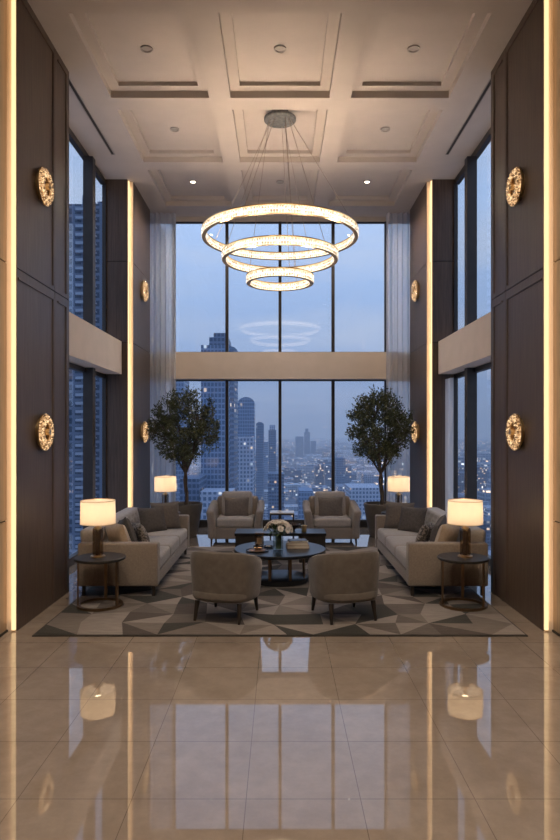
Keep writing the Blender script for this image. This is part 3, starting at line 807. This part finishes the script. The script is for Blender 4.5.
# tray, bowl, candle holders
tr = thing('tray', 'round dark tray on the left of the round coffee table', 'tray', (-.245, 6.83, TZ))
b = bmn(); lathe(b, [(0, 0), (.118, 0), (.126, .012), (.120, .012), (.113, .006), (0, .006)], 48, cap=False); obj('plate', b, 'blackwood', tr, True)
b = bmn(); lathe(b, [(.0, .006), (.085, .006), (.088, .012), (0, .012)], 40, cap=False); obj('mat', b, 'bookb', tr, True)
t = thing('glass_bowl', 'small brown glass bowl standing on the round dark tray', 'bowl', (-.235, 6.84, TZ + .012))
b = bmn(); lathe(b, [(0, 0), (.03, 0), (.05, .02), (.056, .045), (.052, .045), (.045, .022), (0, .006)], 32, cap=False); obj('bowl_body', b, 'smoke', t, True)
b = bmn(); lathe(b, [(0, .007), (.04, .012), (.044, .026), (0, .030)], 24, cap=False); obj('filling', b, 'petal', t, True)
t = thing('candle_holder', 'square smoky glass candle lantern behind the tray on the round table', 'candle holder', (-.235, 7.24, TZ))
b = bmn(); bevbox(b, -.05, .05, -.05, .05, 0, .125, .006, 2); obj('glass_body', b, 'smoke', t)
b = bmn(); bevbox(b, -.054, .054, -.054, .054, .125, .137, .003, 1); obj('lid', b, 'bronze', t)
b = bmn(); lathe(b, [(0, .006), (.03, .006), (.03, .07), (0, .07)], 20, cap=False); obj('candle', b, 'petal', t, True)
t = thing('small_dish', 'small dark dish with a pale centre between lantern and vase', 'dish', (-.13, 7.03, TZ))
b = bmn(); lathe(b, [(0, 0), (.045, 0), (.06, .018), (.056, .018), (.042, .006), (0, .005)], 28, cap=False); obj('dish_body', b, 'bowl', t, True)
b = bmn(); lathe(b, [(0, .006), (.03, .007), (.026, .022), (0, .027)], 20, cap=False); obj('stone', b, 'bookw', t, True)
z = TZ
for k, (w, d, h, m, yaw, lab) in enumerate(((.25, .18, .034, 'bookb', 4, 'brown book at the bottom of the pile on the round table'),
                                           (.235, .17, .028, 'bookw', -3, 'cream book in the middle of the pile on the round table'),
                                           (.20, .145, .022, 'bookd', 8, 'small dark book on top of the pile on the round table'))):
    t = thing('book', lab, 'book', (.195, 7.05, z), D2(yaw), 'pile of books on the coffee table')
    b = bmn(); box(b, -w / 2, w / 2, -d / 2, d / 2, 0, .003); box(b, -w / 2, w / 2, -d / 2, d / 2, h - .003, h); box(b, -w / 2, -w / 2 + .003, -d / 2, d / 2, .003, h - .003); obj('cover', b, m, t)
    b = bmn(); box(b, -w / 2 + .003, w / 2 - .005, -d / 2 + .005, d / 2 - .005, .003, h - .003); obj('pages', b, 'pages', t)
    z += h
t = obj('ornament', bmn(), 'bowl') if False else None
b = bmn(); lathe(b, [(0, 0), (.035, 0), (.022, .012), (.03, .03), (.075, .06), (.098, .095), (.093, .095), (.068, .066), (0, .036)], 36, cap=False)
tag(obj('footed_bowl', b, 'bowl', None, True, (.165, 8.10, LZ)), 'dark footed bowl on the long black table', 'bowl')
b = bmn(); lathe(b, [(0, 0), (.030, 0), (.034, .01), (.030, .05), (.042, .085), (.038, .085), (.026, .05), (0, .02)], 28, cap=False)
tag(obj('bronze_cup', b, 'brass', None, True, (.305, 8.05, LZ)), 'small brass cup on the long black table, right of the dark bowl', 'cup')
# small frame table near the window
t = thing('accent_table', 'small table with pale top and thin black frame between the window armchairs', 'side table', (.03, 9.72, 0))
b = bmn(); bevbox(b, -.185, .185, -.15, .15, .415, .432, .003, 1); obj('table_top', b, 'paletop', t)
for sx in (-1, 1):
    b = bmn()
    for sy in (-1, 1): box(b, sx * .175 - .01, sx * .175 + .01, sy * .14 - .01, sy * .14 + .01, 0, .415)
    box(b, sx * .175 - .009, sx * .175 + .009, -.14, .14, .0, .018); box(b, sx * .175 - .009, sx * .175 + .009, -.14, .14, .395, .4145); obj('side_frame', b, 'legs', t)
for sy in (-1, 1):
    b = bmn(); box(b, -.165, .165, sy * .14 - .009, sy * .14 + .009, .395, .414); obj('cross_rail', b, 'legs', t)

# ------------------------------------------------------------------ potted trees
def make_tree(seed):
    R5 = random.Random(seed)
    t = thing('potted_tree', '', 'potted tree', group='potted trees by the window')
    b = bmn(); lathe(b, [(0, 0), (.165, 0), (.185, .015), (.262, .45), (.270, .50), (.268, .52), (.245, .52), (.238, .48), (0, .48)], 48, cap=False); obj('pot', b, 'planter', t, True)
    b = bmn(); lathe(b, [(.240, .478), (.18, .487), (0, .492)], 32, cap=False); obj('soil', b, 'soil', t, True)
    b = bmn(); c0 = Vector((0, 0, 1.70)); rx, rz = .53, .62
    tube(b, [(0, 0, .46), (.012, .01, .7), (-.012, 0, .9), (.0, .005, 1.02)], [.034, .029, .027, .026], 10)
    tube(b, [(.03, -.02, .46), (.03, -.015, .7), (.018, -.01, .9), (.0, .005, 1.02)], [.022, .02, .018, .02], 8)
    forks = []
    for k in range(8):
        a = 2 * PI * k / 8 + R5.uniform(-.3, .3); sp = R5.uniform(.12, .32)
        m1 = Vector((math.cos(a) * sp * .45, math.sin(a) * sp * .45, 1.02 + R5.uniform(.16, .26))); m2 = Vector((math.cos(a) * sp, math.sin(a) * sp, R5.uniform(1.42, 1.8)))
        tube(b, [(0, .005, .99), m1, m2], [.017, .013, .007], 7); forks += [m1, m2, (m1 + m2) / 2]
    clus = []
    while len(clus) < 230:
        p = Vector((R5.uniform(-1, 1), R5.uniform(-1, 1), R5.uniform(-1, 1)))
        if p.length > 1 or p.length < .25: continue
        if R5.random() > .35 + .65 * p.length: continue
        wob = 1 + .13 * math.sin(5 * math.atan2(p.y, p.x) + seed) + R5.uniform(-.05, .07)
        q = Vector((p.x * rx * wob, p.y * rx * wob, p.z * rz * (1 if p.z > 0 else .85)))
        if p.z < -.3: q.x *= 1.0 - .25 * (-p.z - .3); q.y *= 1.0 - .25 * (-p.z - .3)
        clus.append(c0 + q)
    for c in clus:
        f = min(forks, key=lambda v: (v - c).length + (0 if v.z < c.z else .15))
        md = (f + c) / 2 + Vector((R5.uniform(-.03, .03), R5.uniform(-.03, .03), .02)); tube(b, [f, md, c], [.005, .0035, .0015], 4, False)
    obj('trunk', b, 'bark', t, True)
    b = bmn()
    for c in clus:
        out = (c - c0 + Vector((0, 0, .25))).normalized()
        for k in range(38):
            p = c + Vector((R5.gauss(0, .038), R5.gauss(0, .038), R5.gauss(0, .046)))
            if abs(p.x) > .55: continue
            u = (out * .8 + Vector((R5.gauss(0, .6), R5.gauss(0, .6), R5.gauss(0, .6)))).normalized()
            w = u.cross(Vector((R5.gauss(0, 1), R5.gauss(0, 1), R5.gauss(0, 1)))).normalized(); nn = u.cross(w)
            ln = R5.uniform(.022, .036); wd = ln * .34
            v = [b.verts.new(q) for q in (p - u * ln, p + w * wd + nn * .004, p + u * ln, p - w * wd + nn * .004)]
            b.faces.new((v[0], v[1], v[2])); b.faces.new((v[0], v[2], v[3]))
    obj('foliage', b, 'leaf', t)
    return t
pt = make_tree(3); pt.location = (-1.50, 10.08, 0); pt['label'] = 'leafy tree in a tapered stone pot left of the end window'
p2 = make_tree(12); p2.location = (1.60, 10.08, 0); p2['label'] = 'leafy tree in a tapered stone pot right of the end window'

# ------------------------------------------------------------------ the city outside
GZ = -112.0
b = bmn(); vs = [b.verts.new(q) for q in ((-9000, 60, GZ), (9000, 60, GZ), (9000, 16000, GZ), (-9000, 16000, GZ))]; b.faces.new(vs)
g = struct('ground', b, 'ground')
def PX(px, d): return (px - 280) * d / F
def PZ(py, d): return H + (HY - py) * d / F
TB = []
def tower(name, label, px0, px1, ytop, d, depth, m, crown=None, group=None):
    x0, x1 = PX(px0, d), PX(px1, d); cx = (x0 + x1) / 2; w = x1 - x0; z1 = PZ(ytop, d)
    t = thing(name, label, 'skyscraper', (cx, d + depth / 2, GZ), 0, group); hgt = z1 - GZ
    b = bmn()
    if crown == 'round':
        r = w / 2; n = 10; pr = [(-r, 0), (r, 0)] + [(r * math.cos(PI * k / n) , hgt - r * .7 + r * .7 * math.sin(PI * k / n)) for k in range(n + 1)]
        a = [b.verts.new((x, -depth / 2, z)) for x, z in pr]; c = [b.verts.new((x, depth / 2, z)) for x, z in pr]; k_ = len(pr)
        for i in range(k_): b.faces.new((a[i], a[(i + 1) % k_], c[(i + 1) % k_], c[i]))
        b.faces.new(a); b.faces.new(list(reversed(c)))
    else: box(b, -w / 2, w / 2, -depth / 2, depth / 2, 0, hgt)
    obj('facade', b, m, t)
    TB.append((x0 - 3, x1 + 3, d - 3, d + depth + 3)); return t, w, hgt
# tall stepped tower
d = 420
t, w, hg = tower('skyscraper', 'tall stepped blue glass tower behind the left potted tree', 201, 230, 345, d, 30, 't_blue')
b = bmn(); x = lambda px: PX(px, d) - t.location.x
z = lambda py: PZ(py, d) - GZ
box(b, x(209), x(228), -14, 12, hg, z(337)); obj('setback', b, 't_dark', t)
b = bmn(); box(b, x(213), x(226), -11, 8, z(337), z(332)); obj('crown', b, 't_dark', t)
b = bmn(); prism(b, [(x(230), -15), (x(233.5), -10), (x(235), 0), (x(235), 15), (x(230), 15)], 0, z(346)); obj('side_wing', b, 't_dark', t)
tower('skyscraper', 'round topped tower right of the tall stepped tower', 238, 254, 397, 640, 30, 't_blue', 'round')
tower('skyscraper', 'lower pale block in front of the round topped tower', 236, 253, 437, 560, 26, 't_pale')
tower('skyscraper', 'slim round topped tower beside the middle mullion', 256, 263.5, 422, 900, 26, 't_dark', 'round')
t, w, hg = tower('skyscraper', 'slim dark tower with small lit cap left of the middle mullion', 268.5, 276, 430, 1000, 28, 't_dark')
b = bmn(); box(b, -w * .38, w * .38, -8, 8, hg, hg + 8); obj('cap', b, 't_pale', t)
tower('skyscraper', 'short dark tower between the two slim ones', 263.5, 268, 442, 1150, 30, 't_blue')
tower('skyscraper', 'dark tower at the left edge of the end window', 170, 184, 379, 520, 30, 't_blue')
t, w, hg = tower('skyscraper', 'tallest tower of the distant skyline cluster', 304.5, 310, 432, 2600, 40, 't_dark')
b = bmn(); box(b, -7, 5, -10, 10, hg, hg + 14); obj('cap', b, 't_dark', t)
tower('skyscraper', 'wide flat tower left of the tallest in the skyline cluster', 295.5, 303.5, 436.5, 2700, 40, 't_dark')
tower('skyscraper', 'lower tower right of the tallest in the skyline cluster', 311, 316, 441, 2650, 40, 't_dark')
tower('skyscraper', 'dark mid-height block right of the second mullion from the right', 336, 345.5, 458, 1000, 40, 't_dark')
tower('skyscraper', 'dark block low behind the middle mullion', 268, 284, 474, 640, 40, 't_dark')
tower('skyscraper', 'dark office block low behind the left potted tree', 180, 199, 479, 380, 40, 't_dark')
tower('skyscraper', 'pale wide block low behind the right potted tree', 350, 381, 488, 560, 50, 't_pale')
tower('skyscraper', 'blue block low between the window armchairs', 299, 313, 491, 520, 35, 't_blue')
tower('skyscraper', 'pale low block rising just above the left window armchair', 200, 232, 492, 372, 26, 't_pale')
# near apartment tower at the left side windows
d = 250
xa, xb_ = PX(-30, d), PX(148, d); zt = PZ(204, d)
t = thing('apartment_tower', 'apartment tower with balconies seen through the left side windows', 'building', ((xa + xb_) / 2, d, GZ))
W2 = (xb_ - xa) / 2
b = bmn(); box(b, -W2, W2, 0, 40, 0, zt - GZ); obj('facade', b, 't_apart', t)
b = bmn()
nf = int((zt - GZ) / 3.3)
for f in range(nf - 70, nf):
    zz = f * 3.3 + ((-300 - GZ) % 3.3) + 2.2
    if zz > zt - GZ: break
    for kx in range(-6, 7):
        xx = kx * 11.0
        if abs(xx) + 4 < W2: box(b, xx - 4, xx + 4, -1.9, 0, zz, zz + .3); box(b, xx - 4, xx + 4, -1.9, -1.75, zz + .3, zz + 1.1)
o = obj('balconies', b, 't_slab', t); o['kind'] = 'stuff'
b = bmn(); cx = (xa + xb_) / 2
box(b, PX(76, d) - cx, PX(84, d) - cx, 8, 25, zt - GZ, PZ(188, d) - GZ); obj('roof_tower', b, 't_dark', t)
b = bmn(); box(b, PX(93, d) - cx, PX(110, d) - cx, 6, 25, zt - GZ, PZ(196, d) - GZ); obj('roof_house', b, 't_apart', t)
# city blocks: the nearest are things, the rest one carpet
R6 = random.Random(42)
protos = []
for k, m in enumerate(('c_a', 'c_b', 'c_c', 'c_a', 'c_c', 'c_b')):
    b = bmn(); box(b, -.5, .5, -.5, .5, 0, 1)
    for q in range(3):
        u, v = R6.uniform(-.35, .2), R6.uniform(-.35, .2); box(b, u, u + .2, v, v + .25, 1, 1 + R6.uniform(.04, .12))
    me = bpy.data.meshes.new('city_block'); bmesh.ops.recalc_face_normals(b, faces=b.faces[:]); b.to_mesh(me); b.free(); me.materials.append(M[m]); protos.append(me)
cells = []
y = 330.0
while y < 7600:
    pitch = 46 + y * .018
    lim = .62 * y + 60 if y > 900 else .5 * y + 40
    x = -lim
    while x < lim:
        if R6.random() < .90: cells.append((x + R6.uniform(-6, 6), y + R6.uniform(-8, 8), pitch))
        x += pitch
    y += pitch
seen = []; rest = []
for c in cells:
    sl = (c[0]) / c[1]
    hw = c[2] * .46
    near_t = any(c[0] + hw > q[0] and c[0] - hw < q[1] and c[1] + hw > q[2] and c[1] - hw < q[3] for q in TB)
    if near_t: continue
    vis = -.166 < sl < .166 and c[1] > 640
    (seen if vis else rest).append(c)
seen.sort(key=lambda c: c[1]); ind = seen[:270]; rest += seen[270:]
def bsize(c):
    w = c[2] * R6.uniform(.50, .82); dd = c[2] * R6.uniform(.5, .8)
    h = R6.choice((8, 10, 13, 16, 20, 26, 34)) * R6.uniform(.8, 1.2) * (1 if c[1] < 900 else 1.15)
    if c[1] > 1100 and R6.random() < .07: h *= 1.9
    return w, dd, h
for c in ind:
    w, dd, h = bsize(c)
    o = bpy.data.objects.new('city_building', R6.choice(protos)); COL.objects.link(o)
    o.location = (c[0], c[1], GZ); o.scale = (w, dd, h)
    tag(o, 'small low building in the hazy dusk city below the end window', 'building', 'low buildings in the city below')
b = bmn()
for c in rest:
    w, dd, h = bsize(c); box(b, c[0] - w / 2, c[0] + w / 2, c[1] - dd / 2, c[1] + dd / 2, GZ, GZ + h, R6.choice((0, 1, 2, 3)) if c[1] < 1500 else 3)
tag(obj('city_sprawl', b, ['c_a', 'c_b', 'c_c', 'c_far']), 'endless carpet of small buildings and lights reaching the horizon', 'city', kind='stuff')

# haze: real scattering air over the city
HAZE = True
if HAZE:
    m, nt, out = mat('dusk_haze')
    vs_ = nt.nodes.new('ShaderNodeVolumeScatter'); vs_.inputs['Color'].default_value = (.80, .88, 1, 1); vs_.inputs['Density'].default_value = .0003; vs_.inputs['Anisotropy'].default_value = .0
    L(nt, vs_.outputs[0], out.inputs['Volume'])
    b = bmn(); box(b, -8000, 8000, 80, 15000, GZ - 30, GZ + 420)
    o = obj('haze', b, m); tag(o, 'bluish evening haze lying over the distant city', 'haze', kind='stuff')

# ------------------------------------------------------------------ sky
w = bpy.data.worlds.new('dusk'); C.world = w; w.use_nodes = True
nt = w.node_tree; nt.nodes.clear(); out = nt.nodes.new('ShaderNodeOutputWorld'); bg = nt.nodes.new('ShaderNodeBackground')
tc = nt.nodes.new('ShaderNodeTexCoord'); sp = nt.nodes.new('ShaderNodeSeparateXYZ'); L(nt, tc.outputs['Generated'], sp.inputs[0])
base = ramp(nt, sp.outputs[2], [(0.0, (.125, .185, .33)), (.03, (.165, .24, .41)), (.10, (.19, .29, .50)), (.20, (.26, .375, .60)), (.33, (.33, .46, .70)), (.7, (.20, .32, .56)), (1, (.16, .26, .5))])
mp = nt.nodes.new('ShaderNodeMapping'); mp.inputs['Scale'].default_value = (1.6, 1.6, 6.5); mp.inputs['Location'].default_value = (.6, .3, .2); L(nt, tc.outputs['Generated'], mp.inputs[0])
f = noise(nt, mp.outputs[0], 1.7, 6, .55)
mx = nt.nodes.new('ShaderNodeMix'); mx.data_type = 'RGBA'
cf = nt.nodes.new('ShaderNodeMapRange'); cf.inputs[1].default_value = .42; cf.inputs[2].default_value = .68; cf.inputs[4].default_value = .62; L(nt, f, cf.inputs[0])
L(nt, cf.outputs[0], mx.inputs[0]); L(nt, base, mx.inputs[6]); mx.inputs[7].default_value = (.44, .49, .58, 1)
L(nt, mx.outputs[2], bg.inputs[0]); bg.inputs[1].default_value = 1.02; L(nt, bg.outputs[0], out.inputs[0])

# ------------------------------------------------------------------ camera
cam = bpy.data.cameras.new('camera'); co = bpy.data.objects.new('camera', cam); COL.objects.link(co)
co.location = (0, 0, H); co.rotation_euler = (PI / 2, 0, 0)
cam.sensor_fit = 'VERTICAL'; cam.sensor_height = 36; cam.lens = 36 * F / 840
cam.shift_y = (HY - 420) / 840
cam.clip_end = 30000; cam.clip_start = .05
C.camera = co
C.view_settings.view_transform = 'Standard'; C.view_settings.look = 'None'; C.view_settings.gamma = 1; C.view_settings.exposure = .70
C.cycles.max_bounces = 10; C.cycles.transparent_max_bounces = 24; C.cycles.use_denoising = True
C.cycles.diffuse_bounces = 5; C.cycles.glossy_bounces = 4; C.cycles.volume_bounces = 1
C.cycles.sample_clamp_indirect = 4
